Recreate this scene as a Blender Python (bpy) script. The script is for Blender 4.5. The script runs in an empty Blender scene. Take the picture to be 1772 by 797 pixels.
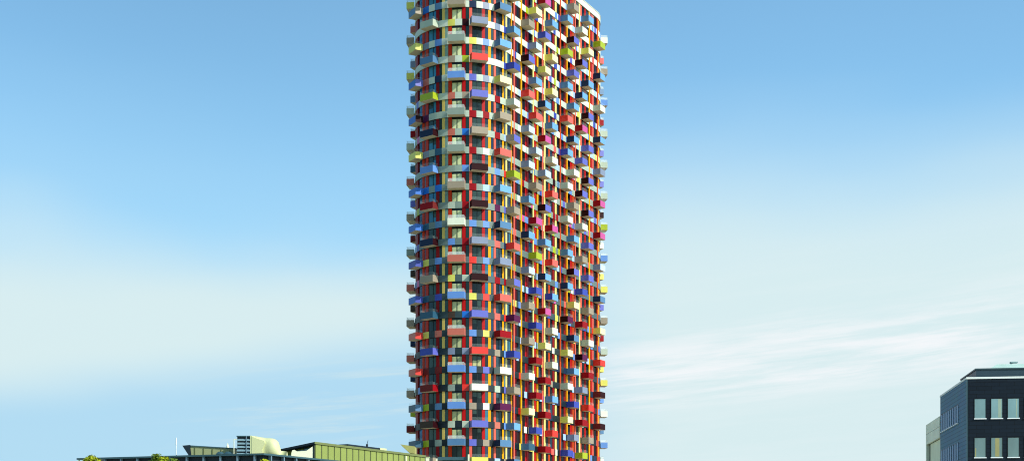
import bpy, bmesh, math, random
from mathutils import Vector, Matrix
random.seed(7)
SC = bpy.context.scene
COL = SC.collection
R_ = math.radians

# ------------------------------------------------------------------ helpers
def lin(c):
    return tuple((v/255/12.92 if v/255 <= .04045 else ((v/255+.055)/1.055)**2.4) for v in c)

MATS = {}
def mat(name, rgb, rough=.5, spec=.4, var=.10, scale=1.2, ior=1.45, metal=0., coat=0.):
    """procedural painted surface: base colour broken up by two noises (stains, wear)"""
    if name in MATS: return MATS[name]
    m = bpy.data.materials.new(name); m.use_nodes = True
    nt = m.node_tree; N = nt.nodes; L = nt.links
    b = N['Principled BSDF']
    c = lin(rgb)
    b.inputs['Roughness'].default_value = rough
    b.inputs['Specular IOR Level'].default_value = spec
    b.inputs['IOR'].default_value = ior
    b.inputs['Metallic'].default_value = metal
    b.inputs['Coat Weight'].default_value = coat
    if var > 0:
        tc = N.new('ShaderNodeTexCoord')
        mp = N.new('ShaderNodeMapping'); mp.inputs['Scale'].default_value = (scale, scale, scale*.45)
        nz = N.new('ShaderNodeTexNoise'); nz.inputs['Detail'].default_value = 6; nz.inputs['Scale'].default_value = 1
        L.new(tc.outputs['Object'], mp.inputs['Vector']); L.new(mp.outputs[0], nz.inputs['Vector'])
        mr = N.new('ShaderNodeMapRange')
        mr.inputs['From Min'].default_value = .3; mr.inputs['From Max'].default_value = .7
        mr.inputs['To Min'].default_value = 1-var; mr.inputs['To Max'].default_value = 1+var*.6
        L.new(nz.outputs['Fac'], mr.inputs['Value'])
        mx = N.new('ShaderNodeVectorMath'); mx.operation = 'SCALE'
        mx.inputs[0].default_value = c
        L.new(mr.outputs[0], mx.inputs['Scale']); L.new(mx.outputs[0], b.inputs['Base Color'])
        rr = N.new('ShaderNodeMapRange'); rr.inputs['To Min'].default_value = max(.02, rough-.08); rr.inputs['To Max'].default_value = rough+.08
        L.new(nz.outputs['Fac'], rr.inputs['Value']); L.new(rr.outputs[0], b.inputs['Roughness'])
    else:
        b.inputs['Base Color'].default_value = (*c, 1)
    MATS[name] = m
    return m

def glass(name, rgb, ior=1.9, rough=.04, var=.35, scale=.5, spec=.5):
    """window pane: dark or blinded room, or painted sky reflection, behind a reflective outer face"""
    m = mat(name, rgb, rough, spec, var, scale, ior)
    return m

class MB:
    """collects solids and builds ONE mesh object with several material slots"""
    def __init__(s): s.v=[]; s.f=[]; s.fm=[]; s.mats=[]
    def mi(s, m):
        if m not in s.mats: s.mats.append(m)
        return s.mats.index(m)
    def face(s, pts, m):
        i=len(s.v); s.v += [tuple(p) for p in pts]; s.f.append(tuple(range(i,i+len(pts)))); s.fm.append(s.mi(m))
    def hexa(s, p, m, mats=None):
        """p: 8 points, bottom 4 (ccw from above) then top 4; mats: bottom, top, 4 sides"""
        i=len(s.v); s.v += [tuple(q) for q in p]
        fs=[(3,2,1,0),(4,5,6,7),(0,1,5,4),(1,2,6,5),(2,3,7,6),(3,0,4,7)]
        for k,f in enumerate(fs):
            s.f.append(tuple(i+j for j in f)); s.fm.append(s.mi(mats[k] if mats else m))
    def obox(s, o, u, n, u0,u1, n0,n1, z0,z1, m, mats=None):
        """box in a local frame: origin o, along u, outward n, up z. sides order: n0,u1,n1,u0"""
        P=lambda a,b,z:(o[0]+u[0]*a+n[0]*b, o[1]+u[1]*a+n[1]*b, z)
        pts=[P(u0,n0,z0),P(u1,n0,z0),P(u1,n1,z0),P(u0,n1,z0),P(u0,n0,z1),P(u1,n0,z1),P(u1,n1,z1),P(u0,n1,z1)]
        flip = u[0]*n[1]-u[1]*n[0] < 0
        if flip:
            i=len(s.v); s.v += pts
            fs=[(0,1,2,3),(7,6,5,4),(4,5,1,0),(5,6,2,1),(6,7,3,2),(7,4,0,3)]
            for k,f in enumerate(fs):
                s.f.append(tuple(i+j for j in f)); s.fm.append(s.mi(mats[k] if mats else m))
        else: s.hexa(pts, m, mats)
    def box(s, x0,x1,y0,y1,z0,z1,m): s.obox((0,0),(1,0),(0,1),x0,x1,y0,y1,z0,z1,m)
    def tube(s, a, b, r0, r1, m, n=8):
        a=Vector(a); b=Vector(b); d=(b-a).normalized()
        x=d.orthogonal().normalized(); y=d.cross(x)
        i=len(s.v)
        for c,r in ((a,r0),(b,r1)):
            for k in range(n):
                t=2*math.pi*k/n; s.v.append(tuple(c+x*r*math.cos(t)+y*r*math.sin(t)))
        k0=s.mi(m)
        for k in range(n):
            j=(k+1)%n; s.f.append((i+k,i+j,i+n+j,i+n+k)); s.fm.append(k0)
        s.f.append(tuple(i+k for k in reversed(range(n)))); s.fm.append(k0)
        s.f.append(tuple(i+n+k for k in range(n))); s.fm.append(k0)
    def build(s, name, parent=None, kind=None, bevel=0, smooth=False):
        me=bpy.data.meshes.new(name); me.from_pydata(s.v,[],s.f)
        for m in s.mats: me.materials.append(m)
        for p,k in zip(me.polygons,s.fm): p.material_index=k
        if smooth:
            for p in me.polygons: p.use_smooth=True
        me.update()
        o=bpy.data.objects.new(name,me); COL.objects.link(o)
        if parent is not None:
            o.parent=parent
            if parent.type=='EMPTY': o.matrix_parent_inverse=Matrix.Translation(-parent.location)
        if kind: o['kind']=kind
        if bevel:
            b=o.modifiers.new('bevel','BEVEL'); b.width=bevel; b.segments=2; b.limit_method='ANGLE'
        return o

def thing(name, loc, label, cat, group=None):
    o=bpy.data.objects.new(name,None); COL.objects.link(o); o.location=loc
    o['label']=label; o['category']=cat
    if group: o['group']=group
    o.empty_display_size=.5
    return o
def tag(o,label,cat,group=None):
    o['label']=label; o['category']=cat
    if group: o['group']=group
    return o

# ------------------------------------------------------------------ ground
def sheet(name, x0,x1,y0,y1,z,m):
    b=MB(); b.face([(x0,y0,z),(x1,y0,z),(x1,y1,z),(x0,y1,z)],m)
    return b.build(name, kind='structure')
m_grass = mat('meadow_grass',(92,104,58),.9,.1,.35,.05)
m_pave  = mat('concrete_paving',(168,160,138),.8,.2,.18,.15)
m_asph  = mat('asphalt',(66,66,68),.85,.2,.2,.3)
m_white = mat('road_paint',(225,225,218),.6,.3,.1,1)
m_kerb  = mat('kerb_stone',(160,158,150),.8,.2,.15,1)
sheet('ground',-5000,5000,-3000,7000,0,m_grass)
sheet('pavement',-140,140,-60,420,.004,m_pave)
sheet('road',-400,400,14,26,.008,m_asph)
b=MB()
for k in range(-40,40): b.face([(k*8,19.92,.012),(k*8+4,19.92,.012),(k*8+4,20.08,.012),(k*8,20.08,.012)],m_white)
b.build('road_marking',kind='structure')
b=MB(); b.box(-400,400,13.75,14,0,.13,m_kerb); b.box(-400,400,26,26.25,0,.13,m_kerb); b.build('kerb',kind='structure')

# ================================================================== TOWER
TR=8.4; PHI=R_(62.5); TL=36.0; CX,CY=-8.05,243.4
DU=(math.cos(PHI),math.sin(PHI)); A=math.pi*TR; PER=2*(A+TL)
PITCH=3.004; Z0=94.0                    # height of the spandrel centre of row 0; rows count downwards
def zr(r): return Z0-PITCH*r
def wall(t, d=0.):
    t%=PER
    th0=PHI-math.pi
    if t<=A: th=th0+t/TR; c=(CX,CY); a=None
    elif t<=A+TL:
        p=(CX+TR*math.sin(PHI)+(t-A)*DU[0], CY-TR*math.cos(PHI)+(t-A)*DU[1]); n=(math.sin(PHI),-math.cos(PHI))
        return (p[0]+n[0]*d,p[1]+n[1]*d),n,DU
    elif t<=2*A+TL: th=PHI+(t-A-TL)/TR; c=(CX+TL*DU[0],CY+TL*DU[1])
    else:
        s=t-2*A-TL; n=(-math.sin(PHI),math.cos(PHI))
        p=(CX+TL*DU[0]+TR*n[0]-s*DU[0], CY+TL*DU[1]+TR*n[1]-s*DU[1])
        return (p[0]+n[0]*d,p[1]+n[1]*d),n,(-DU[0],-DU[1])
    n=(math.sin(th),-math.cos(th))
    return (c[0]+n[0]*(TR+d),c[1]+n[1]*(TR+d)),n,(math.cos(th),math.sin(th))
def samples(t0,t1,step=.45):
    """break points along the wall, dense on the round ends only"""
    out=[t0]; k=[]
    for q in (A,A+TL,2*A+TL,PER):
        if t0<q<t1: k.append(q)
    prev=t0
    for q in k+[t1]:
        mid=((prev+q)/2)%PER
        straight = A<=mid<=A+TL or mid>=2*A+TL
        n=1 if straight else max(1,int(math.ceil((q-prev)/step)))
        for i in range(1,n+1): out.append(prev+(q-prev)*i/n)
        prev=q
    return out
def slab(b, t0,t1,d0,d1,z0,z1,m, ends=True):
    """curved slab following the facade between offsets d0 (inner) and d1 (outer)"""
    ts=samples(t0,t1)
    i=len(b.v)
    for t in ts:
        pi,_,_=wall(t,d0); po,_,_=wall(t,d1)
        b.v += [(pi[0],pi[1],z0),(po[0],po[1],z0),(po[0],po[1],z1),(pi[0],pi[1],z1)]
    k=b.mi(m)
    for j in range(len(ts)-1):
        a=i+4*j; c=a+4
        for f in ((a+1,c+1,c+2,a+2),(a,c,c+1,a+1),(a+2,c+2,c+3,a+3),(c,a,a+3,c+3)):
            b.f.append(f); b.fm.append(k)
    if ends:
        b.f.append((i,i+1,i+2,i+3)); b.fm.append(k)
        e=i+4*(len(ts)-1); b.f.append((e+3,e+2,e+1,e)); b.fm.append(k)

PAL=dict(g=(176,186,166),G=(132,146,134),t=(150,136,116),a=(122,132,156),w=(226,230,206),y=(214,208,92),
 l=(158,172,20),r=(216,44,30),R=(142,8,20),M=(190,74,140),s=(236,92,80),o=(190,100,82),b=(94,136,200),
 B=(48,64,158),v=(92,96,182),c=(14,100,190),u=(78,118,156),n=(30,46,74),k=(40,2,8),m=(108,36,34),
 h=(104,158,222),z=(238,232,168),j=(186,206,236),  # front tones for the long side with sunlight painted in
 p=(84,24,66),e=(36,80,104),d=(66,54,46),i=(160,188,232))
PNAME=dict(h='sky blue',z='cream yellow',j='pale blue',g='pale grey green',G='grey green',t='taupe',a='lavender grey',w='cream white',y='pale yellow',l='lime green',
 r='bright red',R='crimson',M='magenta pink',s='salmon pink',o='terracotta pink',b='cornflower blue',B='royal blue',
 v='violet blue',c='azure blue',u='steel blue',n='dark slate blue',k='maroon black',m='brown red',p='plum purple',
 e='dark teal',d='dark brown',i='light blue')
def pm(c):
    if c in 'kdmRpn': return mat('panel_'+PNAME[c].replace(' ','_'),PAL[c],.5,.12,.07,.6)
    return mat('panel_'+PNAME[c].replace(' ','_'),PAL[c],.42,.4,.07,.6)
m_soffit=mat('balcony_soffit',(222,212,180),.7,.3,.12,.8)
m_deck=mat('balcony_deck',(120,112,100),.8,.2,.15,.8)
m_core=mat('dark_facade_frame',(6,9,11),.5,.3,.2,.4)
m_frame=mat('window_frame',(8,11,14),.4,.4,.1,1)
m_roof=mat('roof_gravel',(120,118,112),.9,.1,.2,.6)
SNAME={'E':('russet',(150,60,20)),'D':('dark_red',(132,8,14)),'O':('orange_red',(190,50,8)),'C':('coral',(186,56,46)),
 'T':('tan_yellow',(212,182,96)),'X':('red',(168,12,14)),'S':('salmon',(216,94,76)),'Y':('amber',(226,152,4)),
 'P':('pale_yellow',(224,206,122)),'Q':('orange',(184,64,18)),'K':('wine',(96,14,24))}
def sm(c): n,rgb=SNAME[c]; return mat('strip_'+n,rgb,.5,.15,.06,.5)

tower=thing('apartment_tower',(3,256,0),'tall slender apartment tower with rounded ends, covered in multicoloured box balconies and panels','tower')

# --- core behind the glazing
b=MB(); slab(b,0,PER-1e-4,-1.2,-.30,0,zr(-4)-.2,m_core,False); b.build('wall',tower)
b=MB()
ts=samples(0,PER-1e-3); b.face([(*wall(t,-.25)[0],zr(-4)-.25) for t in ts],m_roof)
b.build('roof',tower)

# --- vertical coloured strips (one part each, full height behind the spandrel bands)
STR=[('E',4.6,5.75),('D',5.8,7.32),('O',9.02,9.67),('C',10.02,10.68),('D',12.46,13.04),('T',13.6,14.1),('O',14.74,15.32),
 ('X',17.08,17.63),('S',18.23,18.72),('X',20.4,20.95),('Y',21.54,22.06),('S',22.62,23.09),('Y',24.56,25.04),('P',25.48,25.98),
 ('Y',27.18,27.7),('S',28.13,28.66),('K',28.81,29.43),('Y',30.74,31.47),('X',32.58,33.22),('K',33.4,33.92),('P',35.31,35.97),
 ('X',36.06,36.94),('Y',37.11,37.84),('S',39.03,39.66),('P',39.76,40.61),('Q',41.69,42.4),('D',43.4,44.3),('P',44.44,45.16),
 ('Q',46.18,46.92),('D',48.04,48.94),('Y',49.01,49.66),('X',50.74,51.64),('Q',51.72,52.44),('S',52.56,53.18),('P',54.4,55.14),
 ('S',55.22,55.96),('X',57.02,57.77),('Y',58.8,59.6),('X',59.8,60.6),('S',60.64,61.3),('Q',62.5,63.4),('Y',63.56,64.5),
 ('O',66,67),('D',0.4,1.4),('S',69,70)]
FINS={27.18,28.13,30.74,35.31,39.03,39.76,46.18,49.01,52.56,54.4,58.8,62.5}
ZTOP=zr(-4)-.45; ZBOT=.0
for c,t0,t1 in STR:
    proud = t0 in FINS                  # some strips run past the storey bands as shallow fins
    if t0>27: t1=t0+(t1-t0)*(.68 if proud else .84)
    b=MB(); slab(b,t0,t1,-.28,.098 if proud else -.02,ZBOT,ZTOP,sm(c)); b.build('facade_strip',tower)

# --- spandrel bands
def lerp(a,b,f): return tuple(x+(y-x)*f for x,y in zip(a,b))
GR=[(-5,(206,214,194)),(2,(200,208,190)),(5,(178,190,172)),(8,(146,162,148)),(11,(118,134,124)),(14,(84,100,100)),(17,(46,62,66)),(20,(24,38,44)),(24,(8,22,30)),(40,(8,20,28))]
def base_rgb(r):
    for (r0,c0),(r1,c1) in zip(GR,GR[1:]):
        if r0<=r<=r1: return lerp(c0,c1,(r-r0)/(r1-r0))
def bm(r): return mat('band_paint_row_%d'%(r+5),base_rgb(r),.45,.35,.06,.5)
def edge(zx):  # metres along the wall of the coloured panel edges seen on the rounded end
    return zx
EV=[('A',9.2,10.95),('C',12.25,13.6),('F',18.23,19.43),('H',20.55,21.7)]
OD=[('K',14.68,15.9),('M',17.08,18.18),('O',22.75,23.95),('Q',24.9,25.9)]
EVC={0:'cuna',2:'abyb',4:'onva',6:'pgRR',8:'aeRw',10:'ccRi',12:'eubb',14:'ybrb',16:'eByr',18:'yoby',20:'mmbv',22:'lutw',24:'lGvt'}
ODC={-1:'gybB',1:'ykaB',3:'tlwB',5:'otRg',7:'ocRi',9:'Gbbr',11:'gRpv',13:'bRsn',15:'ygRR',17:'dcsr',19:'aatb',21:'Grgv',23:'ggob',25:'neit'}
rnd=random.Random(11)
for r in range(-4,32):
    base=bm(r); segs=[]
    if r%2==0 and r in EVC:
        for (n,t0,t1),c in zip(EV,EVC[r]): segs.append((t0,t1,pm(c)))
    if r%2 and r in ODC:
        for (n,t0,t1),c in zip(OD,ODC[r]): segs.append((t0,t1,pm(c)))
    t=27.2 if r%2 else 28.0
    pool = 'wwibbivslMBgwiyn' if r<8 else ('ibbuRsvkwgBMlaiw' if r<16 else 'wyibubsrRtniByvi')
    while r>-4 and t<68:
        w=rnd.uniform(.75,1.25)
        if rnd.random()<.62: segs.append((t,t+w,pm(rnd.choice(pool))))
        t+=w+rnd.uniform(.3,1.3)
    t=.5
    while r>-4 and t<8.2:
        w=rnd.uniform(.8,1.3)
        if rnd.random()<.4: segs.append((t,t+w,pm(rnd.choice(pool))))
        t+=w+.3
    segs.sort()
    h=.54; z0,z1=zr(r)-h,zr(r)+h
    if r==-4: z0,z1=zr(r)-.3,zr(r)+.8
    b=MB(); tt=0.
    tend=PER
    for t0,t1,m in segs:
        t0=max(t0,tt)
        if t1<=t0: continue
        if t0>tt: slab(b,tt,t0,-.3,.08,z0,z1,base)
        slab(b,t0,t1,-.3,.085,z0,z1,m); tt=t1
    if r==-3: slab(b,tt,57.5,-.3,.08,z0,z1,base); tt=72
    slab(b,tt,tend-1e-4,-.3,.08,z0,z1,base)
    b.build('parapet' if r==-4 else 'spandrel_band',tower)
b=MB(); slab(b,0,PER-1e-4,-.45,.14,zr(-4)+.8,zr(-4)+.9,mat('coping_metal',(210,206,190),.4,.4,.05),False); b.build('coping',tower)

# --- windows: four wide windows per storey on the rounded end are parts; the narrow lights are stuff
def blind(n,rgb,ior=1.5,rough=.05): return glass('pane_'+n,rgb,ior,rough,spec=.3)
TEAL=[blind('teal_a',(38,104,128)),blind('teal_b',(46,122,156)),blind('teal_c',(20,50,58)),blind('teal_d',(44,72,70))]  # upper teal panes carry the sky's reflection in their base colour
DARK=[blind('dark_a',(5,11,13)),blind('dark_b',(22,36,34)),blind('dark_c',(48,66,59)),blind('dark_d',(8,18,26))]
CREAM=[blind('cream_a',(206,212,160),1.5,.12),blind('cream_b',(190,196,146),1.5,.12),blind('cream_c',(172,176,128),1.5,.12)]
TAN=[blind('tan_a',(176,172,120),1.5,.1)]
NAVY=[blind('navy_a',(6,14,22)),blind('navy_b',(14,34,52)),blind('navy_c',(46,68,76)),blind('navy_d',(14,44,80))]
WINE=[blind('wine_a',(38,8,18)),blind('wine_b',(8,8,12))]
SIDE_=[glass('pane_dark_low',(8,16,22),1.45,.06,.35,.5,.2)]
wrand=random.Random(5)
def window(t0,t1,r,kind):
    zb=zr(r+1)+.54; zt=zr(r)-.54
    fb=MB()
    for (a,c) in ((t0,t0+.06),(t1-.06,t1)): slab(fb,a,c,-.28,-.05,zb,zt,m_frame)
    mid=(t0+t1)/2+(.02 if kind!='teal' else .17)
    slab(fb,mid-.06,mid+.06,-.28,-.055,zb+.06,zt-.1,m_frame)
    slab(fb,t0+.06,t1-.06,-.28,-.06,zt-.1,zt,m_frame); slab(fb,t0+.06,t1-.06,-.28,-.06,zb,zb+.06,m_frame)
    w=fb.build('window',tower)
    pb=MB()
    if kind=='cream':
        m=CREAM[0] if r<8 else (CREAM[1] if r<17 else CREAM[2]); ms=[m,m]
    elif kind=='teal':
        m=TEAL[wrand.choice((0,1,1))] if r<12 else TEAL[wrand.choice((2,3,3))]; ms=[m,TEAL[1] if r<12 else m]
    elif kind=='dark':
        m=DARK[wrand.choice((1,2,2))] if r<14 else (SIDE_[0] if r>17 else DARK[0])
        if r==19: m=TAN[0]
        ms=[m,m if wrand.random()<.7 else (DARK[1] if r<16 else DARK[0])]
    else:
        ms=[NAVY[wrand.choice((0,1,2,2))],NAVY[wrand.choice((0,1,3))]]
    for (a,c),m in zip(((t0+.06,mid-.06),(mid+.06,t1-.06)),ms):
        ztop=zt-.1
        if kind=='cream':      # cream blind with a dark strip across its head
            slab(pb,a,c,-.28,-.10,ztop-.26,ztop,DARK[1]); ztop-=.26
        cut=wrand.random()
        if kind in('dark','teal','navy') and cut<.35 and r>3:
            h=zb+.06+(ztop-zb)*wrand.uniform(.3,.7)
            slab(pb,a,c,-.28,-.10,zb+.06,h,m); slab(pb,a,c,-.28,-.10,h,ztop,{'dark':DARK[2],'teal':TEAL[3],'navy':NAVY[2]}[kind])
        else: slab(pb,a,c,-.28,-.10,zb+.06,ztop,m)
    pb.build('pane',w)
WIDE=[('teal',10.78,12.46),('cream',15.34,17.06),('dark',18.74,20.36),('navy',23.12,24.52)]
for r in range(-1,24):
    for k,t0,t1 in WIDE: window(t0,t1,r,k)
# all remaining gaps between the strips
occ=sorted([(t0,t1) for _,t0,t1 in STR]+[(t0,t1) for _,t0,t1 in WIDE])
gaps=[];tt=-2.
for t0,t1 in occ:
    if t0-tt>.22: gaps.append((tt,t0))
    tt=max(tt,t1)
b=MB()
SIDE=[glass('pane_long_side_'+n,c,1.45,.08,.35,.5,.12) for n,c in (('a',(6,10,16)),('b',(10,22,34)),('c',(16,28,30)),('d',(4,6,8)),('e',(24,52,72)),('f',(40,8,18)))]
PALEG=blind('pale_teal',(120,150,136)); GREEN=blind('bottle_green',(14,48,40))
for r in range(-4,32):
    zb=zr(r+1)+.54; zt=zr(r)-.54
    for t0,t1 in gaps:
        w=t1-t0
        c=(t0+t1)/2
        if w<.3: continue
        if 7.3<c<9: pool=[blind('bright_cyan',(50,156,210)),blind('cyan_b',(36,120,160))]; t0=max(t0,7.95)  # reflected sky painted into the cyan panes
        elif c<7.3: pool=NAVY[:2]+[m_frame]
        elif 13<c<13.7: pool=[TEAL[2],GREEN]
        elif 14<c<15: pool=[PALEG if r<14 else TEAL[3]]
        elif 17<c<18.3: pool=[GREEN]
        elif c<27: pool=NAVY+[NAVY[3],TEAL[0]]
        else: pool=[SIDE[0],SIDE[0],SIDE[1],SIDE[2],SIDE[3],SIDE[3],SIDE[4],SIDE[5]]
        n=2 if w>1.1 else 1
        for k in range(n):
            a=t0+w*k/n if t0!=7.95 else t0; e=t0+w*(k+1)/n if t0!=7.95 else t1
            if e-a<.14: continue
            slab(b,a+.05,e-.05,-.28,-.055,zb+.05,zt-.06,rnd.choice(pool))
    if r<-1 or r>=24:
        for k,t0,t1 in WIDE: slab(b,t0+.06,(t0+t1)/2-.05,-.28,-.055,zb+.05,zt-.06,DARK[0]); slab(b,(t0+t1)/2+.05,t1-.06,-.28,-.055,zb+.05,zt-.06,DARK[1])
b.build('window',tower,kind='stuff')

# --- balconies
# column: centre along wall, width, first row, colours downwards every second storey ("fs" = front, side)
BAL=[
 (0.3,2.8,0,'o a u R e v m d d n n l'),
 (2.86,2.8,-1,'y t y g g o t G o t o t m'),
 (8.18,2.8,0,'ut y cv ck y c c B cB or or eu e'),
 (11.63,2.8,-1,'g g u l nk b Rm nk t e Bv mR dk t'),
 (16.26,2.8,0,'t G b G G t w o b o b b u u'),
 (19.65,2.8,-1,'w a r v t k k a k v r w v y'),
 (23.83,2.65,0,'u b y t s b u a s R w p u'),
 (26.49,2.25,-1,'y b B w vt l t s vt p B t b u'),
 (31.92,2.25,0,'t vk s ia ia b bn ia t t w y eu'),
 (34.74,2.25,-1,'y ia b s ia t MR l B B R R B'),
 (38.31,2.25,-2,'MR vB y bn MR ia vk b bn MR y R R R'),
 (41.10,2.25,-1,'b y y b w s MR s bB w w b r'),
 (47.40,2.25,-2,'b l b s bB w w b bn pk y w y B'),
 (50.08,2.25,-3,'t vk v b bn w t b vk y u b B a'),
 (53.73,2.25,-2,'w vk bn MR v vk w t B R pk a R l'),
 (56.46,2.25,-3,'b y bn vk v vk vk v v t w R r t'),
 (61.81,2.25,-2,'l bn w bn a MR MR ia un y r km km'),
 (67.9,2.35,-3,'w t b g g g l b y t g y w b'),
 (70.3,2.35,-2,'r u R v v k w y v R y b u w'),
]
m_frost=bpy.data.materials.new('guard_glass'); m_frost.use_nodes=True
nt=m_frost.node_tree; pb_=nt.nodes['Principled BSDF']; pb_.inputs['Base Color'].default_value=(.82,.88,.84,1)
pb_.inputs['Roughness'].default_value=.12; pb_.inputs['Alpha'].default_value=.30
nz=nt.nodes.new('ShaderNodeTexNoise'); nz.inputs['Scale'].default_value=1.5
mr=nt.nodes.new('ShaderNodeMapRange'); mr.inputs['To Min'].default_value=.20; mr.inputs['To Max'].default_value=.34
nt.links.new(nz.outputs['Fac'],mr.inputs['Value']); nt.links.new(mr.outputs[0],pb_.inputs['Alpha'])
m_clear=mat('guard_clear',(200,214,208),.1,.0,0)
m_clear.node_tree.nodes['Principled BSDF'].inputs['Alpha'].default_value=.05
DEEP={2.8:1.45,2.65:1.55,2.25:1.62,2.35:1.45}       # the long side carries deeper, narrower boxes
def balcony_box(b,t,w,r,front,side):
    (px,py),n,u=wall(t); DEPTH=DEEP[w]
    z0=zr(r)-.58; z1=zr(r)+.52; h=w/2; e=.07; f0=.10 if w<2.5 else -.0
    mf,ms=pm(front),pm(side)
    o=(px,py)
    f0=.10
    # floor slab, front panel, two cheeks
    b.obox(o,u,n,-h+e,h-e,f0,DEPTH-e,z0,z0+.16,m_soffit,[m_soffit,m_deck,m_soffit,m_soffit,m_soffit,m_soffit])
    b.obox(o,u,n,-h,h,DEPTH-e,DEPTH,z0-.0,z1,mf,[m_soffit,mf,mf,ms,mf,ms])
    b.obox(o,u,n,-h,-h+e,f0,DEPTH-e,z0,z1,ms,[m_soffit,ms,ms,ms,ms,ms])
    b.obox(o,u,n,h-e,h,f0,DEPTH-e,z0,z1,ms,[m_soffit,ms,ms,ms,ms,ms])
def guard(b,t,w,r):
    o,n,u=wall(t); z=zr(r)+.52; h=w/2; DEPTH=DEEP[w]
    m_guard=m_frost if (t<5 or 14<t<18 or t>63) else m_clear
    b.obox(o,u,n,-h+.05,h-.05,DEPTH-.05,DEPTH-.03,z,z+.52,m_guard)
    b.obox(o,u,n,-h+.02,-h+.04,.12,DEPTH-.06,z,z+.42,m_guard)
    b.obox(o,u,n,h-.04,h-.02,.12,DEPTH-.06,z,z+.42,m_guard)
todo=[]
LIT_SHADE=dict(b='hu',y='zy',ia='ja',bn='hn',bB='hB',w='wg',vk='vk',s='sr',u='un',t='tt',R='RR')
for t,w,r0,cs in BAL:
    for k,c in enumerate(cs.split()):
        r=r0+2*k
        if r>25: continue
        if 23<t<63: c=LIT_SHADE.get(c,c)          # long side: sunlit front and shaded side tones set as panel colours
        todo.append((t,w,r,c[0],c[-1]))
def rank(q):
    t=q[0]; vis = 8<=t<=63
    return (0 if vis and -1<=q[2]<=24 else 1, wall(t)[0][1])
todo.sort(key=rank)
rest=MB(); restg=MB()
for i,(t,w,r,c,s) in enumerate(todo):
    if i<100:
        b=MB(); balcony_box(b,t,w,r,c,s); o=b.build('balcony',tower)
        o['label']=PNAME[c]+' box balcony'+('' if c==s else ' with '+PNAME[s]+' sides')
        g=MB(); guard(g,t,w,r); g.build('glass_guard',o)
    else:
        balcony_box(rest,t,w,r,c,s); guard(rest,t,w,r)
rest.build('balcony',tower,kind='stuff')

# ================================================================== LEFT: low office building, panelled hall, roof equipment
m_navy=mat('dark_fascia',(20,34,44),.5,.4,.12,.4)
m_teal=mat('teal_metal',(54,84,92),.4,.5,.12,.5)
m_post=mat('blue_grey_post',(104,128,142),.4,.5,.08,1)
m_pale=mat('duct_paint',(206,208,156),.5,.4,.08,.5); m_pale=mat('pale_green_render',(206,212,160),.6,.3,.1,.4)
m_cream=mat('cream_sheet',(232,232,200),.5,.4,.08,.5)
m_lit=glass('pane_office',(70,104,100),1.8,.05)
m_lit2=glass('pane_office_blind',(196,198,142),1.5,.1)
def frame2(p,q):
    d=(q[0]-p[0],q[1]-p[1]); l=math.hypot(*d); u=(d[0]/l,d[1]/l); return u,l
C0=(-20.0,115.0); CL=(-36.7,120.3); CR=(-14.7,123.4)     # roof corners seen from the street
HR=10.73
bld=thing('office_building',(-24,124,0),'long low office building with thin dark overhanging flat roof, left of the tower','building')
uL,lL=frame2(C0,CL); nL=(uL[1],-uL[0]);  nL = nL if nL[1]<0 else (-nL[0],-nL[1])
uR,lR=frame2(C0,CR); nR=(uR[1],-uR[0]);  nR = nR if nR[0]>0 else (-nR[0],-nR[1])
CB=(CL[0]+(CR[0]-C0[0])*2.2, CL[1]+(CR[1]-C0[1])*2.2); CRB=(C0[0]+(CR[0]-C0[0])*2.2, C0[1]+(CR[1]-C0[1])*2.2)
def poly_slab(b,pts,z0,z1,m,top=None):
    i=len(b.v); n=len(pts)
    area=sum(pts[k][0]*pts[(k+1)%n][1]-pts[(k+1)%n][0]*pts[k][1] for k in range(n))
    if area<0: pts=pts[::-1]
    b.v += [(p[0],p[1],z0) for p in pts]+[(p[0],p[1],z1) for p in pts]
    k0=b.mi(m)
    for k in range(n):
        j=(k+1)%n; b.f.append((i+k,i+j,i+n+j,i+n+k)); b.fm.append(k0)
    b.f.append(tuple(i+k for k in reversed(range(n)))); b.fm.append(k0)
    b.f.append(tuple(i+n+k for k in range(n))); b.fm.append(b.mi(top or m))
def inset(pts,d):
    cx=sum(p[0] for p in pts)/len(pts); cy=sum(p[1] for p in pts)/len(pts)
    out=[]
    for p in pts:
        l=math.hypot(p[0]-cx,p[1]-cy); f=(l-d)/l; out.append((cx+(p[0]-cx)*f,cy+(p[1]-cy)*f))
    return out
roofp=[C0,CRB,CB,CL]
b=MB(); poly_slab(b,roofp,HR-.14,HR,m_teal,m_roof); b.build('roof',bld)
# the roof oversails the left end: the wall starts inside it, a pale post carries the tip
w0=(C0[0]+uL[0]*.0-nL[0]*.35,C0[1]-nL[1]*.35)
wl=(C0[0]+uL[0]*(lL-2.4)-nL[0]*.35,C0[1]+uL[1]*(lL-2.4)-nL[1]*.35)
c0i=(C0[0]-nL[0]*.35-nR[0]*.35, C0[1]-nL[1]*.35-nR[1]*.35)
wrb=(CRB[0]-nR[0]*.35,CRB[1]-nR[1]*.35); wlb=(wl[0]+(CB[0]-CL[0])*.95,wl[1]+(CB[1]-CL[1])*.95)
b=MB(); poly_slab(b,[c0i,(CRB[0]-nR[0]*.35-uR[0]*.5,CRB[1]-nR[1]*.35-uR[1]*.5),wlb,wl],0,HR-.14,m_navy); b.build('wall',bld)
b=MB(); pe=(CL[0]-uL[0]*.15-nL[0]*.15,CL[1]-uL[1]*.15-nL[1]*.15); b.tube((*pe,0),(*pe,HR-.14),.07,.07,m_pale); b.build('post',bld)
for k in range(10):
    s=.9+k*1.55
    if s>lL-2.5: break
    o=(C0[0]+uL[0]*s,C0[1]+uL[1]*s)
    b=MB(); b.obox(o,uL,nL,-.06,.06,-.34,-.06,0,HR-.142,m_post); b.build('mullion_post',bld)
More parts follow.
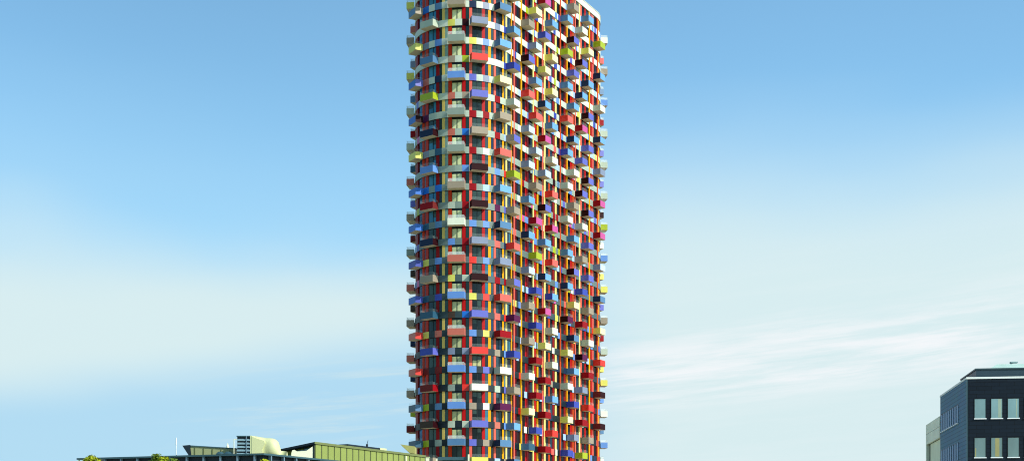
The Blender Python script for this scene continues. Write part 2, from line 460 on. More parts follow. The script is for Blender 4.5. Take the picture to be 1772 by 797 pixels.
for k in range(12):
    s=1.0+k*1.55
    if s>lR*2.1: break
    o=(C0[0]+uR[0]*s,C0[1]+uR[1]*s)
    b=MB(); b.obox(o,uR,nR,-.06,.06,-.34,-.06,0,HR-.142,m_post); b.build('mullion_post',bld)
def win_row(o,u,n,s0,s1,w,gap,z0,z1,pick,parent,off=-.34):
    s=s0
    while s+w<=s1:
        p=(o[0]+u[0]*s,o[1]+u[1]*s)
        f=MB(); f.obox(p,u,n,0,w,off,off+.03,z0,z1,m_frame); wf=f.build('window',parent)
        f=MB(); f.obox(p,u,n,.05,w-.05,off+.031,off+.05,z0+.05,z1-.05,pick()); f.build('pane',wf)
        s+=w+gap
rl=random.Random(3)
for zt in (9.62,6.5,3.3):
    win_row(C0,uL,nL,1.0,lL-2.6,1.35,.2,zt-1.9,zt,lambda:rl.choice([m_lit,m_lit,m_lit,m_lit2]),bld)
    win_row(C0,uR,nR,1.1,lR*2.05,1.35,.2,zt-1.9,zt,lambda:rl.choice([m_lit,m_lit2,m_lit2]),bld)

# panelled hall behind
m_hall=mat('yellow_green_panel',(136,148,76),.5,.35,.08,.5)
m_seam=mat('panel_seam',(84,92,58),.6,.3,.1,1)
K0=(-17.3,125.0); uH,lH=frame2(K0,(-8.6,140.4)); nH=(uH[1],-uH[0]); uG=(-.871,.491); nG=(-.491,-.871)
hall=thing('panelled_hall',(-17,137,0),'yellow green hall of upright metal panels with dark sloping roof, beside the tower foot','building')
HK=12.5; HG=3.9; GD=6.0
def PH(s,g,z): return (K0[0]+uH[0]*s+uG[0]*g, K0[1]+uH[1]*s+uG[1]*g, z)
slope=.13
def zt_(g): return HK-slope*g
b=MB()
b.hexa([PH(.75,GD,0),PH(lH,GD,0),PH(lH,0,0),PH(.75,0,0)][::-1]+[PH(.75,GD,zt_(GD)-.2),PH(lH,GD,zt_(GD)-.2),PH(lH,0,zt_(0)-.2),PH(.75,0,zt_(0)-.2)][::-1],m_hall)
b.build('wall',hall)
b=MB(); b.hexa([PH(-.15,GD+.1,zt_(GD)-.2),PH(lH+.1,GD+.1,zt_(GD)-.2),PH(lH+.1,-.1,zt_(0)-.2),PH(-.15,-.1,zt_(0)-.2)][::-1]+[PH(-.15,GD+.1,zt_(GD)-.02),PH(lH+.1,GD+.1,zt_(GD)-.02),PH(lH+.1,-.1,zt_(0)-.02),PH(-.15,-.1,zt_(0)-.02)][::-1],m_navy)
b.build('roof',hall)
n_p=19
for k in range(n_p):
    s=lH*(k+.02)/n_p+.03; o=(K0[0]+uH[0]*s,K0[1]+uH[1]*s)
    b=MB(); b.obox(o,uH,nH,.06,lH/n_p-.10,0,.06,0,HK-.21,m_hall); b.build('wall_panel',hall)
b=MB(); b.obox(K0,uH,nH,0,lH,.001,.02,0,HK-.3,m_seam); b.build('seam_backing',hall)
b=MB(); b.obox(K0,uH,nH,-.15,lH,.102,.16,HK-.2,HK+.0,mat('eaves_trim',(112,120,72),.5,.3,.1)); b.build('eaves',hall)
s=lH*.80; o=(K0[0]+uH[0]*s,K0[1]+uH[1]*s)
b=MB(); b.obox(o,uH,nH,-.13,.13,.062,.22,0,HK-.3,m_pale); b.build('downpipe',hall)
# glazed gable end with pale sheet screens
b=MB(); b.obox(K0,uG,nG,-.02,.12,-.4,.02,0,HK-.22,m_navy); b.build('corner_post',hall)
b=MB()
for g0,g1 in ((.12,1.6),(1.65,2.9),(2.95,GD)):
    zt0=min(zt_(g0),zt_(g1))-.22
    b.obox(K0,uG,nG,g0,g1,-.68,-.62,0,zt0,glass('gable_glass',(60,100,120),1.9,.05))
b.build('window',hall)
b=MB()
P2=lambda g,d,z:(K0[0]+uG[0]*g+nG[0]*d,K0[1]+uG[1]*g+nG[1]*d,z)
def prism(b,pts,d0,d1,m):
    n=len(pts); i=len(b.v)
    b.v += [P2(g,d0,z) for g,z in pts]+[P2(g,d1,z) for g,z in pts]; k0=b.mi(m)
    for k in range(n):
        j=(k+1)%n; b.f.append((i+k,i+j,i+n+j,i+n+k)); b.fm.append(k0)
    b.f.append(tuple(i+k for k in reversed(range(n)))); b.fm.append(k0); b.f.append(tuple(i+n+k for k in range(n))); b.fm.append(k0)
sa=R_(34); eS=(math.cos(sa)*uG[0]+math.sin(sa)*nG[0],math.cos(sa)*uG[1]+math.sin(sa)*nG[1]); sO=(K0[0]+uG[0]*.16+nG[0]*.03,K0[1]+uG[1]*.16+nG[1]*.03)
nS=(-eS[1]*-1,eS[0]*-1); nS=nS if nS[1]<0 else (-nS[0],-nS[1])
P2=lambda g,d,z:(sO[0]+eS[0]*g+nS[0]*d,sO[1]+eS[1]*g+nS[1]*d,z)
prism(b,[(.02,HR),(.02,12.1),(.55,11.72),(1.35,11.66),(1.6,11.8),(1.78,11.76),(1.86,11.5),(1.86,HR)],-.03,.03,m_cream)
b.build('sheet_screen',hall)
b=MB(); b.obox((K0[0]+uH[0]*6.3+uG[0]*1.0,K0[1]+uH[1]*6.3+uG[1]*1.0),uH,nH,0,5.2,-2.2,0,HK-.6,HK+.32,m_navy); b.obox((K0[0]+uH[0]*11.52+uG[0]*1.0,K0[1]+uH[1]*11.52+uG[1]*1.0),uH,nH,0,1.2,-2,-.1,HK-.6,HK+.36,m_pale)
b.build('roof_housing',hall)
b=MB(); q=PH(10.2,1.6,0); b.tube((q[0],q[1],HK+.32),(q[0],q[1],HK+.62),.1,.1,m_navy); b.tube((q[0],q[1],HK+.62),(q[0]+.1,q[1],HK+1.0),.03,.02,m_navy); b.build('vent_pipe',hall)

# roof equipment of the office building (each stands on the roof)
def onroof(px,Y): return ((px-886)/2470*Y)
def ztop(py,Y): return 1.7+(977-py)*Y/2470
Y=122.5
# long rooflight, high dark end on the left, sloping down to the right
x0,x1=onroof(319,Y),onroof(407,Y)
sk=thing('rooflight',((x0+x1)/2,Y,HR),'long wedge shaped rooflight with dark high end, on the low roof beside the ventilation unit','rooflight')
za,zb_=ztop(769,Y),ztop(776,Y)
b=MB(); b.hexa([(x0+.3,Y,HR),(x1,Y,HR),(x1,Y+3,HR),(x0+.3,Y+3,HR),(x0+.55,Y,za-.1),(x1,Y,zb_),(x1,Y+2.4,zb_),(x0+.55,Y+2.4,za-.1)],mat('green_grey_panel',(150,156,112),.5,.4,.12,.6)); b.build('side_panel',sk)
b=MB(); b.hexa([(x0+.42,Y-.12,HR+.35),(x0+.62,Y-.12,HR+.3),(x0+.62,Y+3.1,HR+.3),(x0+.42,Y+3.1,HR+.35),(x0-.15,Y-.12,za-.06),(x0+.5,Y-.12,za),(x0+.5,Y+2.6,za),(x0-.15,Y+2.6,za-.06)],m_navy); b.build('end_hood',sk)
b=MB(); b.hexa([(x0+.3,Y-.1,za-.1),(x1+.1,Y-.1,zb_),(x1+.1,Y+2.6,zb_),(x0+.3,Y+2.6,za-.1),(x0+.3,Y-.1,za-.02),(x1+.1,Y-.1,zb_+.08),(x1+.1,Y+2.6,zb_+.08),(x0+.3,Y+2.6,za-.02)],m_teal); b.build('lid',sk)
for k in range(5):
    q=x0+.9+k*.75; b=MB(); zz=za-.15-(za-zb_)*(q-x0)/(x1-x0); b.box(q-.03,q+.03,Y-.05,Y-.001,HR,zz,m_seam); b.build('seam',sk)
# pair of small steel drums in front of the rooflight
for k,(pxx,rr) in enumerate(((381,.34),(396,.42))):
    xx=onroof(pxx,121.4)
    dr=thing('roof_fan',(xx,121.4,HR),('smaller left' if k==0 else 'larger right')+' of two squat teal roof fans in front of the rooflight','roof fan','roof fans by the rooflight')
    b=MB(); b.tube((xx,121.4,HR),(xx,121.4,HR+.42),rr,rr,m_teal,16); b.build('drum',dr)
    b=MB(); b.tube((xx,121.4,HR+.42),(xx,121.4,HR+.62),rr*1.1,rr*.5,m_teal,16); b.build('cowl',dr)
# ventilation unit: louvred box, rail, and big curved cream duct
Y=121.0
x0,x1,x2=onroof(410.5,Y),onroof(433.5,Y),onroof(441,Y); zt=ztop(753.5,Y)
vu=thing('ventilation_unit',((x0+x1)/2,Y,HR),'large rooftop ventilation unit with louvred box and bulging cream duct, on the low roof','ventilation unit')
b=MB(); b.box(x0,x1,Y,Y+1.6,HR,zt-.05,m_navy); b.build('housing',vu)
nb=5
for k in range(nb):
    z=HR+.32+k*(zt-HR-.45)/nb
    b=MB(); b.hexa([(x0-.02,Y-.12,z),(x1-.02,Y-.12,z),(x1-.02,Y-.01,z+.05),(x0-.02,Y-.01,z+.05),(x0-.02,Y-.12,z+.10),(x1-.02,Y-.12,z+.10),(x1-.02,Y-.01,z+.17),(x0-.02,Y-.01,z+.17)],mat('louvre_steel',(128,158,168),.4,.5,.1)); b.build('louvre',vu)
b=MB(); b.box(x1-.36,x1-.29,Y-.17,Y-.121,HR,zt,m_post); b.build('strut',vu)
b=MB(); b.box(x0-.05,x1+.02,Y-.1,Y+1.65,zt-.05,zt+.02,m_teal); b.build('cover',vu)
b=MB(); b.tube((x0-.28,Y,HR),(x0-.28,Y,zt-.28),.035,.035,m_cream); b.tube((x0-.28,Y,zt-.28),(x0,Y,zt-.28),.035,.035,m_cream); b.build('rail',vu)
# duct: lofted body, straight collar, waist, bulge, down to a foot
b=MB(); km=b.mi(MATS['duct_paint'])
zy=lambda y:ztop(y,Y)
prof=[(x1+.1,HR+.1,zy(753),.85,.25),(x1+.37,HR+.1,zy(753),.85,.3),(x1+.8,HR+.1,zy(754.3),.84,.45),(x1+1.12,HR+.1,zy(755.2),.82,.6),(x1+1.3,HR+.1,zy(755.5),.86,.7),(x1+1.6,HR+.1,zy(755.8),.98,.75),(x1+1.85,HR+.08,zy(756.6),.99,.75),(x1+2.05,HR+.07,zy(758.6),.93,.75),(x1+2.2,HR+.06,zy(762),.85,.7),(x1+2.31,HR+.05,zy(770),.75,.7),(x1+2.40,HR+.04,zy(778),.6,.5),(x1+2.95,HR+.03,zy(779),.5,.3)]
nn=20; i0=len(b.v)
for x,zl,zh,w,ex in prof:
    for k in range(nn):
        a=2*math.pi*k/nn; ca,sa=math.cos(a),math.sin(a)
        cu=math.copysign(abs(ca)**ex,ca); su=math.copysign(abs(sa)**ex,sa)
        b.v.append((x,Y+.8+w*cu,(zl+zh)/2+(zh-zl)/2*su))
for j in range(len(prof)-1):
    for k in range(nn):
        q=(k+1)%nn; b.f.append((i0+j*nn+k,i0+j*nn+q,i0+(j+1)*nn+q,i0+(j+1)*nn+k)); b.fm.append(km)
b.f.append(tuple(i0+k for k in range(nn))); b.fm.append(km)
b.f.append(tuple(i0+(len(prof)-1)*nn+k for k in reversed(range(nn)))); b.fm.append(km)
b.build('duct',vu,smooth=True)
b=MB(); pts=[(.125,HR+.1),(1.1,HR+.1),(1.03,zy(776.6)),(1.25,zy(766.5)),(1.18,zy(762)),(.6,zy(758.5)),(.2,zy(754.8)),(.125,zy(754))]
i=len(b.v); b.v += [(x1+a,Y-.16,z) for a,z in pts]+[(x1+a,Y+.3,z) for a,z in pts]; k0=b.mi(MATS['duct_paint']); n=len(pts)
for k in range(n): b.f.append((i+k,i+(k+1)%n,i+n+(k+1)%n,i+n+k)); b.fm.append(k0)
b.f.append(tuple(i+k for k in reversed(range(n)))); b.fm.append(k0); b.f.append(tuple(i+n+k for k in range(n))); b.fm.append(k0)
b.build('front_plate',vu)
b=MB(); b.box(x1-.005,x1+.12,Y-.13,Y+1.75,HR,zt+.03,m_pale); b.build('collar',vu)
# masts
xx=onroof(305,124); ms=thing('antenna_mast',(xx,124,HR),'thin pale antenna mast standing on the low roof, left of the rooflight','mast')
b=MB(); b.tube((xx,124,HR),(xx,124,ztop(756,124)),.05,.03,mat('pale_steel',(214,222,220),.4,.5,.05)); b.build('pole',ms)
b=MB(); b.tube((xx,124,ztop(769,124)),(xx,124,ztop(757,124)),.06,.05,mat('pale_steel',(214,222,220))); b.build('antenna',ms)
xx=onroof(394,124); ms=thing('antenna_mast',(xx,124,HR),'short white pointed antenna on the low roof, just left of the ventilation unit','mast')
b=MB(); b.tube((xx,124,HR),(xx,124,ztop(771,124)),.14,.12,m_cream); b.build('pole',ms)
b=MB(); b.tube((xx,124,ztop(771,124)),(xx,124,ztop(765.5,124)),.09,.02,m_cream); b.build('antenna',ms)

# small canopy roof between the hall and the tower
cn=thing('canopy_pavilion',(-12,165,0),'small pavilion with tilted tan canopy roof beside the tower foot, beyond the hall','pavilion')
zl=ztop(781,165); zh=ztop(769.5,165)
b=MB(); b.hexa([(-11.7,163,zl-.25),(-11.1,163,zl-.35),(-11.1,166,zl-.35),(-11.7,166,zl-.25),(-12.75,163,zh-.05),(-11.1,163,zh-.3),(-11.1,166,zh-.3),(-12.75,166,zh-.05)],mat('tan_canopy',(168,164,96),.6,.3,.12)); b.build('canopy',cn)
b=MB(); b.box(-12.3,-11.15,163.6,166,0,zl-.36,m_cream); b.build('wall',cn)
# entrance pavilion in front of the tower base
ep=thing('entrance_pavilion',(-6.5,158,0),'low pavilion with steel blue flat roof and cream posts in front of the tower base','pavilion')
ex0,ex1=onroof(783,155),onroof(810,155); ez=ztop(789.5,155)
b=MB(); b.box(ex0-1.6,ex1,155,162,ez-.35,ez,m_teal); b.build('roof',ep)
b=MB(); b.box(ex0-1.2,ex1-.3,156,161.5,0,ez-.35,glass('pane_pavilion',(70,96,110),1.8,.05)); b.build('wall',ep)
b=MB(); b.box(ex1-.02,ex1+.16,154.7,154.9,0,ez+.25,m_cream); b.build('post',ep)
b=MB(); b.box(ex0-1.8,ex0-1.62,154.7,154.9,0,ez-.2,m_cream); b.build('post',ep)
cp=onroof(739,142); o=MB(); o.box(cp-.14,cp+.2,142,142.4,0,ztop(790.5,142),m_cream)
o.box(cp-.2,cp+.26,141.94,142.46,ztop(790.5,142),ztop(790.5,142)+.06,m_pale)
tag(o.build('gate_pillar'),'slim cream pillar at the right end of the panelled hall','pillar')

# ================================================================== RIGHT: dark brick office block and pale wing
m_brick=bpy.data.materials.new('dark_tile'); m_brick.use_nodes=True
nt=m_brick.node_tree; N=nt.nodes; L=nt.links; pb_=N['Principled BSDF']
tc=N.new('ShaderNodeTexCoord'); mp=N.new('ShaderNodeMapping'); sep=N.new('ShaderNodeSeparateXYZ'); cmb=N.new('ShaderNodeCombineXYZ'); ad=N.new('ShaderNodeMath'); ad.operation='ADD'
L.new(tc.outputs['Object'],sep.inputs[0]); L.new(sep.outputs['X'],ad.inputs[0]); L.new(sep.outputs['Y'],ad.inputs[1]); L.new(ad.outputs[0],cmb.inputs['X']); L.new(sep.outputs['Z'],cmb.inputs['Y'])
br=N.new('ShaderNodeTexBrick'); br.inputs['Scale'].default_value=1; br.inputs['Brick Width'].default_value=1.1; br.inputs['Row Height'].default_value=.34; br.inputs['Mortar Size'].default_value=.02; br.inputs['Mortar Smooth'].default_value=.2
br.inputs['Color1'].default_value=(*lin((20,30,42)),1); br.inputs['Color2'].default_value=(*lin((16,25,36)),1); br.inputs['Mortar'].default_value=(*lin((8,12,18)),1)
L.new(cmb.outputs[0],br.inputs['Vector']); L.new(br.outputs['Color'],pb_.inputs['Base Color']); pb_.inputs['Roughness'].default_value=.42; pb_.inputs['Specular IOR Level'].default_value=.16
bp=N.new('ShaderNodeBump'); bp.inputs['Strength'].default_value=.15; bp.inputs['Distance'].default_value=.006; L.new(br.outputs['Fac'],bp.inputs['Height']); bp.invert=True; L.new(bp.outputs[0],pb_.inputs['Normal'])
B0=(39.83,125.0); uA,lA=frame2(B0,(41.6,138.6)); uF=(uA[1],-uA[0]); nF=(-uA[0],-uA[1]); nA=(-uA[1],uA[0])
HB=18.15; FW=24.
blk=thing('office_block',(48,130,0),'dark navy tiled office block with square windows and white roof coping, at the right','building')
def Q(a,f): return (B0[0]+uA[0]*a+uF[0]*f, B0[1]+uA[1]*a+uF[1]*f)
b=MB(); poly_slab(b,[Q(0,0),Q(0,FW),Q(lA,FW),Q(lA,0)],0,HB-.17,m_brick); b.build('wall',blk)
b=MB(); poly_slab(b,[Q(-.05,-.05),Q(-.05,FW+.05),Q(lA+.05,FW+.05),Q(lA+.05,-.05)],HB-.17,HB,mat('white_coping',(226,230,224),.45,.4,.05),m_roof); b.build('coping',blk)
m_ws=mat('white_sill',(226,232,232),.45,.4,.05)
GP=[glass('pane_grey_green_a',(116,146,148),1.7,.06),glass('pane_grey_green_b',(98,120,120),1.7,.06),glass('pane_grey_green_c',(124,146,134),1.7,.06)]
rb=random.Random(9)
def block_window(o,u,n,w,z0,z1,parent,pane,curt=None,depth=.16):
    f=MB()
    f.obox(o,u,n,-.05,0,-.0,.035,z0-.02,z1+.05,m_frame); f.obox(o,u,n,w,w+.05,0,.035,z0-.02,z1+.05,m_frame); f.obox(o,u,n,0,w,0,.03,z1,z1+.05,m_frame)
    wo=f.build('window',parent)
    f=MB(); f.obox(o,u,n,0,w,.002,.012,z0,z1,pane); f.build('pane',wo)
    if curt: f=MB(); f.obox(o,u,n,w*curt[0],w*curt[1],.0125,.016,z0+.03,z1-.04*curt[3],curt[2]); f.build('curtain',wo)
    f=MB(); f.obox(o,u,n,-.06,w+.06,.0,.10,z0-.11,z0-.021,m_ws); f.build('sill',wo)
m_cur=[glass('curtain_a',(150,166,146),1.5,.2),glass('curtain_b',(160,152,96),1.5,.2)]
f0=.66
for row in range(5):
    zt=1.7+(977-690)*125/2470-row*3.4; zb=zt-1.66
    for k in range(16):
        o=Q(0,f0+k*1.405)
        cur=None
        if row==0 and k in(1,2): cur=((.62,.92) if k==1 else (.74,.84))+(m_cur[0],1)
        if row==1 and k in(0,1): cur=((.05,.14) if k==0 else (.36,.74))+(m_cur[1],1 if k else 22)
        if row==1 and k==3: cur=(.02,.5,m_cur[1],1)
        block_window(o,uF,nF,.93,zb,zt,blk,GP[0] if row==0 else (GP[1] if row==1 else rb.choice(GP)),cur)
    zt2=1.7+(977-699)*129/2470-row*3.4
    for k in range(8):
        o=Q(4.0+k*1.18,0)
        f=MB(); f.obox(o,uA,nA,0,.72,.013,.03,zt2-1.66,zt2,m_frame); wo=f.build('window',blk)
        f=MB(); f.obox(o,uA,nA,.05,.67,.031,.04,zt2-1.6,zt2-.06,glass('pane_side_blue',(44,96,146),1.45,.2,.2,.5,.06)); f.build('pane',wo)
        f=MB(); f.obox(o,uA,nA,-.02,.74,.013,.16,zt2-1.76,zt2-1.662,m_ws); f.build('sill',wo)
b=MB(); b.obox(Q(0,0),uF,nF,-.02,.06,-.05,.03,0,HB-.171,m_teal); b.build('corner_trim',blk)
m_lap=bpy.data.materials.new('sky_tinted_lap_cladding'); m_lap.use_nodes=True  # lap rows; sky reflection painted in as a lighter blue than the front tile
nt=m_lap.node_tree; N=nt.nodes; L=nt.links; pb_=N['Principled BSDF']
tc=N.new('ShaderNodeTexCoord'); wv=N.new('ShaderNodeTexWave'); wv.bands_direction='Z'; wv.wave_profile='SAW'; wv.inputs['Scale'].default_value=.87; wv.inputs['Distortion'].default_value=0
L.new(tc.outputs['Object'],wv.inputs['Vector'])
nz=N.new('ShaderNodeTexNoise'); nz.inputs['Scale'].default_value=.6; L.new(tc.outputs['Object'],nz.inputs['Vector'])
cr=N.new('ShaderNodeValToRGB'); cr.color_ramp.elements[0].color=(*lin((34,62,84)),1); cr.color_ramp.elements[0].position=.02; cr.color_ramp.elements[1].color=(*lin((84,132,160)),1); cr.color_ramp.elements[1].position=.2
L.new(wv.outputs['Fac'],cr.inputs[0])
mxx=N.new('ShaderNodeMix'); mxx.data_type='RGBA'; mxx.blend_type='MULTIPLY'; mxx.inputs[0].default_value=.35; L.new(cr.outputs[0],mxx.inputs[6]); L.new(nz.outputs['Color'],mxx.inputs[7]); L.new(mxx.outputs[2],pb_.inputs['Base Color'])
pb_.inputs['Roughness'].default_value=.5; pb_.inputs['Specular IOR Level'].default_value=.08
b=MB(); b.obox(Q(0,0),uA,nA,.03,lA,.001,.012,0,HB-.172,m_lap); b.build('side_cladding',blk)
# set-back top storey
PQ=[Q(3.0,1.35),Q(3.0,FW-1),Q(lA-3.4,FW-1),Q(lA-3.4,1.35)]
ph_z=ztop(638,128.2)
b=MB(); poly_slab(b,PQ,HB-.02,ph_z-.12,mat('penthouse_cladding',(44,62,74),.4,.5,.1)); b.build('penthouse',blk)
b=MB(); poly_slab(b,[Q(2.92,1.27),Q(2.92,FW-.9),Q(lA-3.3,FW-.9),Q(lA-3.3,1.27)],ph_z-.12,ph_z,mat('penthouse_edge',(52,72,78),.4,.5,.1)); b.build('penthouse_roof',blk)
b=MB(); i=0
q=[Q(5.,2.6),Q(5.,FW-2),Q(9.5,FW-2),Q(9.5,2.6)]; q2=[Q(5.3,3.6),Q(5.3,FW-2.5),Q(9.2,FW-2.5),Q(9.2,3.6)]
zr0=ph_z; zr1=ztop(631.5,130.5)
b.hexa([(*q[0],zr0),(*q[1],zr0),(*q[2],zr0),(*q[3],zr0),(*q2[0],zr1),(*q2[1],zr1),(*q2[2],zr1),(*q2[3],zr1)],mat('copper_green_roof',(178,204,194),.5,.4,.1)); b.build('raised_roof',blk)
vq=Q(5.9,5.1); vt=thing('roof_vent',(vq[0],vq[1],zr1),'small grey roof vent on the pale green top roof of the dark block','roof vent')
b=MB(); b.tube((vq[0]-.18,vq[1],zr1),(vq[0]-.05,vq[1],zr1+.2),.09,.09,m_teal); b.build('pipe',vt)
b=MB(); b.box(vq[0]-.2,vq[0]+.42,vq[1]-.2,vq[1]+.2,zr1+.15,zr1+.27,mat('vent_grey',(120,144,144),.4,.5,.1)); b.build('hood',vt)
# pale rear wing
wing=thing('rear_wing',(43,144,0),'pale cream panelled building with shadowed recess, behind the dark block at its left','building')
W0=(41.55,138.75); uW,lW=frame2(W0,(42.83,147.7)); uWF=(uW[1],-uW[0]); nW=(-uW[1],uW[0])
def QW(a,f): return (W0[0]+uW[0]*a+uWF[0]*f, W0[1]+uW[1]*a+uWF[1]*f)
HW=ztop(719.8,139)
m_wing=mat('cream_wing_panel',(246,245,218),.55,.3,.07,.4)
b=MB(); poly_slab(b,[QW(.02,.32),QW(.02,16),QW(lW,16),QW(lW,.32)],0,HW-.02,m_wing); b.build('wall',wing)
b=MB(); # outer skin leaves recessed window bands, a deep reveal at the far end
zz=[(HW-2.05,HW),(HW-5.6,HW-4.45),(0,HW-7.2)]
for z0,z1 in zz: b.obox(W0,uW,nW,0.02,lW,-.31,.0,z0,z1,m_wing)
b.obox(W0,uW,nW,lW-.45,lW,-.31,-.001,0,HW-2.05,m_wing)
b.build('facade_skin',wing)
for z0,z1 in ((HW-4.45,HW-2.05),(HW-7.2,HW-5.6)):
    b=MB(); b.obox(W0,uW,nW,.02,lW-1.5,-.312,-.25,z0+.002,z1-.06,mat('cream_blind',(240,240,206),.6,.3,.06)); b.build('blind',wing)
    b=MB(); b.obox(W0,uW,nW,.02,lW-.45,-.318,-.24,z1-.06,z1-.002,m_frame); b.obox(W0,uW,nW,lW-1.48,lW-.46,-.316,-.28,z0+.002,z1-.06,NAVY[0]); b.build('window',wing)
b=MB()
for z in (HW-1.0,HW-5.0): b.obox(W0,uW,nW,0.02,lW,.0005,.004,z-.015,z+.015,m_seam)
b.build('joint',wing)

# ================================================================== TREES
def leaf_mat(n,rgb):
    m=mat(n,rgb,.6,.25,.35,3.)
    m.node_tree.nodes['Principled BSDF'].inputs['Subsurface Weight'].default_value=.0
    return m
LEAF=[leaf_mat('leaf_lime',(172,178,30)),leaf_mat('leaf_mid',(132,148,30)),leaf_mat('leaf_dark',(84,108,26))]
m_bark=mat('bark',(84,70,54),.9,.1,.3,4)
def tree(px,py,Y,width,seed,label):
    rn=random.Random(seed)
    x=onroof(px,Y); H=ztop(py,Y)
    t=thing('tree',(x,Y,0),label,'tree','trees in front of the low building')
    b=MB(); hb=H*.38
    b.tube((x,Y,0),(x+.1,Y,hb),.19,.13,m_bark); b.tube((x+.1,Y,hb),(x,Y,H*.86),.13,.03,m_bark)
    tips=[]
    for k in range(11):
        a=k*2.4+rn.random(); z=hb+(H*.5)*k/11; l=width*.5*rn.uniform(.6,1.)*(1-.5*k/11)
        e=(x+math.cos(a)*l,Y+math.sin(a)*l,z+l*.8); b.tube((x+.05,Y,z),e,.06,.015,m_bark,5); tips.append(e)
    b.build('trunk',t)
    c=MB()
    clumps=[]
    for e in tips: clumps.append((e,rn.uniform(.5,.85)))
    for k in range(12):
        a=rn.random()*6.28; f=rn.random(); rr=width*.42*math.sqrt(1-f*f*.9)*rn.random()**.5
        clumps.append(((x+math.cos(a)*rr,Y+math.sin(a)*rr,H*.5+f*(H*.5-.55)),rn.uniform(.4,.7)))
    clumps.append(((x,Y,H-.42),.42)); clumps.append(((x+.5*width*.3,Y,H-.6),.4))
    for (ctr,cr) in clumps:
        lm=rn.choice(LEAF)
        for k in range(int(230*cr)):
            while True:
                d=Vector((rn.uniform(-1,1),rn.uniform(-1,1),rn.uniform(-1,1)))
                if d.length<=1: break
            p=Vector(ctr)+Vector((d.x*cr,d.y*cr,d.z*cr*.8))
            s=rn.uniform(.07,.13); nrm=(d+Vector((rn.uniform(-1,1),rn.uniform(-1,1),rn.uniform(0,1.2)))).normalized()
            u=nrm.orthogonal().normalized(); v=nrm.cross(u); a=rn.random()*6.28
            u2=u*math.cos(a)+v*math.sin(a); v2=nrm.cross(u2)
            c.face([p-u2*s*1.3,p-v2*s*.7,p+u2*s*1.3,p+v2*s*.7], lm if rn.random()<.7 else rn.choice(LEAF))
    c.build('crown',t)
tree(158.5,783,106,1.5,1,'slim yellow green tree whose tip shows at the left end of the low roof')
tree(271,780,104,3.8,2,'broad yellow green tree standing before the middle of the low building')
tree(298,788,102,2.2,3,'smaller yellow green tree just right of the broad one, below the low roof edge')
tree(458,790,104,2.4,4,'yellow green tree standing at the front corner of the low building')

# ================================================================== SKY, SUN, CAMERA
EL,AZ=R_(33),R_(57)           # sun to the right of and behind the camera
w=bpy.data.worlds.new('World'); SC.world=w; w.use_nodes=True
nt=w.node_tree; N=nt.nodes; L=nt.links
bg=N['Background']; STR_=.13
sky=N.new('ShaderNodeTexSky'); sky.sky_type='NISHITA'; sky.sun_disc=False; sky.sun_elevation=EL
sky.sun_rotation=math.pi-AZ; sky.air_density=1.0; sky.dust_density=.6; sky.ozone_density=2.0
tc=N.new('ShaderNodeTexCoord'); sep=N.new('ShaderNodeSeparateXYZ'); L.new(tc.outputs['Generated'],sep.inputs[0])
def math_(op,a,b=None,c=None):
    n=N.new('ShaderNodeMath'); n.operation=op
    for i,v in enumerate((a,b,c)):
        if v is None: continue
        if isinstance(v,(int,float)): n.inputs[i].default_value=v
        else: L.new(v,n.inputs[i])
    return n.outputs[0]
def ss(v,a,b,lo=0.,hi=1.):
    n=N.new('ShaderNodeMapRange'); n.interpolation_type='SMOOTHSTEP'
    n.inputs['From Min'].default_value=a; n.inputs['From Max'].default_value=b; n.inputs['To Min'].default_value=lo; n.inputs['To Max'].default_value=hi
    L.new(v,n.inputs['Value']); return n.outputs[0]
def noise(scale,stretch,detail,off=(0,0,0)):
    m=N.new('ShaderNodeMapping'); m.inputs['Scale'].default_value=stretch; m.inputs['Location'].default_value=off; L.new(tc.outputs['Generated'],m.inputs['Vector'])
    n=N.new('ShaderNodeTexNoise'); n.inputs['Scale'].default_value=scale; n.inputs['Detail'].default_value=detail; n.inputs['Roughness'].default_value=.55; L.new(m.outputs[0],n.inputs['Vector']); return n.outputs['Fac']
def mixc(f,a,b):
    n=N.new('ShaderNodeMix'); n.data_type='RGBA'; L.new(f,n.inputs[0])
    for i,v in ((6,a),(7,b)):
        if isinstance(v,tuple): n.inputs[i].default_value=(*v,1)
        else: L.new(v,n.inputs[i])
    return n.outputs[2]
X,Yv,Z=sep.outputs
wob=math_('MULTIPLY_ADD',noise(2.2,(1,1,3),3),.10,-.05)
Zw=math_('ADD',Z,wob)
side=math_('DIVIDE',X,math_('MAXIMUM',Yv,.05))          # left .. right as a real azimuth
# blue of the clear sky lifted towards azure
def k(c): return tuple(v/STR_ for v in lin(c))
vm=N.new('ShaderNodeVectorMath'); vm.operation='MULTIPLY'; L.new(sky.outputs[0],vm.inputs[0]); vm.inputs[1].default_value=(1.06,1.41,1.37)
vm2=N.new('ShaderNodeVectorMath'); vm2.operation='SCALE'; L.new(vm.outputs[0],vm2.inputs[0]); L.new(ss(side,-.30,.28,1.03,1.24),vm2.inputs['Scale'])
base=vm2.outputs[0]
# thin high haze: a broad veil on the left, a taller one on the right
Zs=math_('MULTIPLY_ADD',side,-.113,math_('MULTIPLY_ADD',wob,.5,Z))
veilL=math_('MULTIPLY',ss(Zw,.245,.175),ss(Zs,.136,.184)); veilL=math_('MULTIPLY',veilL,ss(side,.12,-.12))
veilR=math_('MULTIPLY',ss(Zw,.325,.19),ss(side,-.02,.12))
fwd=ss(Yv,.0,.45)            # haze kept to the view side to lessen fill light from behind
low=math_('MULTIPLY',ss(Zw,.34,.11),math_('MULTIPLY',fwd,.95))
base=mixc(low,base,k((177,217,241)))
veil=math_('MULTIPLY',math_('MAXIMUM',veilL,veilR),fwd)
VEIL=k((220,239,240))
c1=mixc(math_('MULTIPLY',veil,.9),base,VEIL)
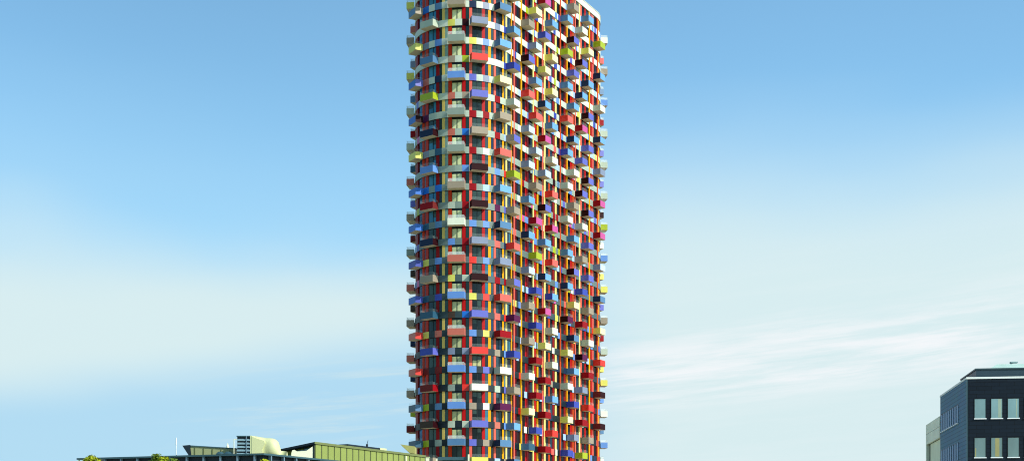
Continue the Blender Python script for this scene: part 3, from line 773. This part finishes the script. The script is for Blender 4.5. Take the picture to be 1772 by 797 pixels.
# streaky cirrus
def streaks(kz,scale,tilt,detail,off):
    z2=math_('MULTIPLY',math_('MULTIPLY_ADD',X,-tilt,Z),kz)
    cb=N.new('ShaderNodeCombineXYZ'); L.new(X,cb.inputs[0]); L.new(Yv,cb.inputs[1]); L.new(z2,cb.inputs[2])
    ad=N.new('ShaderNodeVectorMath'); ad.operation='ADD'; L.new(cb.outputs[0],ad.inputs[0]); ad.inputs[1].default_value=off
    n=N.new('ShaderNodeTexNoise'); n.inputs['Scale'].default_value=scale; n.inputs['Detail'].default_value=detail; n.inputs['Roughness'].default_value=.62; n.inputs['Distortion'].default_value=.25
    L.new(ad.outputs[0],n.inputs['Vector']); return n.outputs['Fac']
ta=streaks(9,4.5,.09,9,(3,1,2)); tb=streaks(16,9,.10,9,(7,4,1))
tex=math_('MULTIPLY_ADD',tb,.45,math_('MULTIPLY',ta,.6))
Zr=math_('MULTIPLY_ADD',side,-.09,math_('MULTIPLY_ADD',wob,.5,Z))
bandR=math_('MULTIPLY',math_('MULTIPLY',ss(Zr,.090,.112),ss(Zr,.165,.125)),ss(side,-.02,.10))
cirR=math_('MULTIPLY',ss(tex,.44,.66),math_('MULTIPLY',math_('MULTIPLY_ADD',bandR,.85,math_('MULTIPLY',ss(Zr,.22,.15),.13)),ss(side,-.02,.10)))
bandL=math_('MULTIPLY',math_('MULTIPLY',ss(Zr,.085,.105),ss(Zr,.165,.13)),math_('MULTIPLY',ss(side,-.30,-.12),ss(side,.0,-.04)))
cirL=math_('MULTIPLY',ss(tex,.50,.66),math_('MULTIPLY',bandL,.6))
c1b=mixc(math_('MULTIPLY',cirL,fwd),c1,k((214,232,234)))
c2=mixc(math_('MULTIPLY',cirR,fwd),c1b,k((245,248,251)))
# grainy mottling of thin vapour
L.new(c2,bg.inputs['Color']); bg.inputs['Strength'].default_value=STR_
sun=bpy.data.lights.new('sun','SUN'); sun.energy=4.7; sun.angle=R_(.53); sun.color=(1,.95,.86)
so=bpy.data.objects.new('sun',sun); COL.objects.link(so); so.location=(60,-40,90)
d=Vector((math.sin(AZ)*math.cos(EL),-math.cos(AZ)*math.cos(EL),math.sin(EL)))
so.rotation_euler=d.to_track_quat('Z','Y').to_euler()
cam=bpy.data.cameras.new('camera'); co=bpy.data.objects.new('camera',cam); COL.objects.link(co)
co.location=(0,0,1.7); co.rotation_euler=(R_(90),0,0)
cam.sensor_width=36; cam.lens=36*2470/1772; cam.shift_y=(977-398.5)/1772; cam.clip_end=12000; cam.clip_start=.5
SC.camera=co
vs=SC.view_settings; vs.view_transform='Standard'; vs.look='None'; vs.gamma=1; vs.use_curve_mapping=False; vs.exposure=0.
SC.cycles.filter_width=1.05; SC.cycles.max_bounces=6; SC.cycles.transparent_max_bounces=8
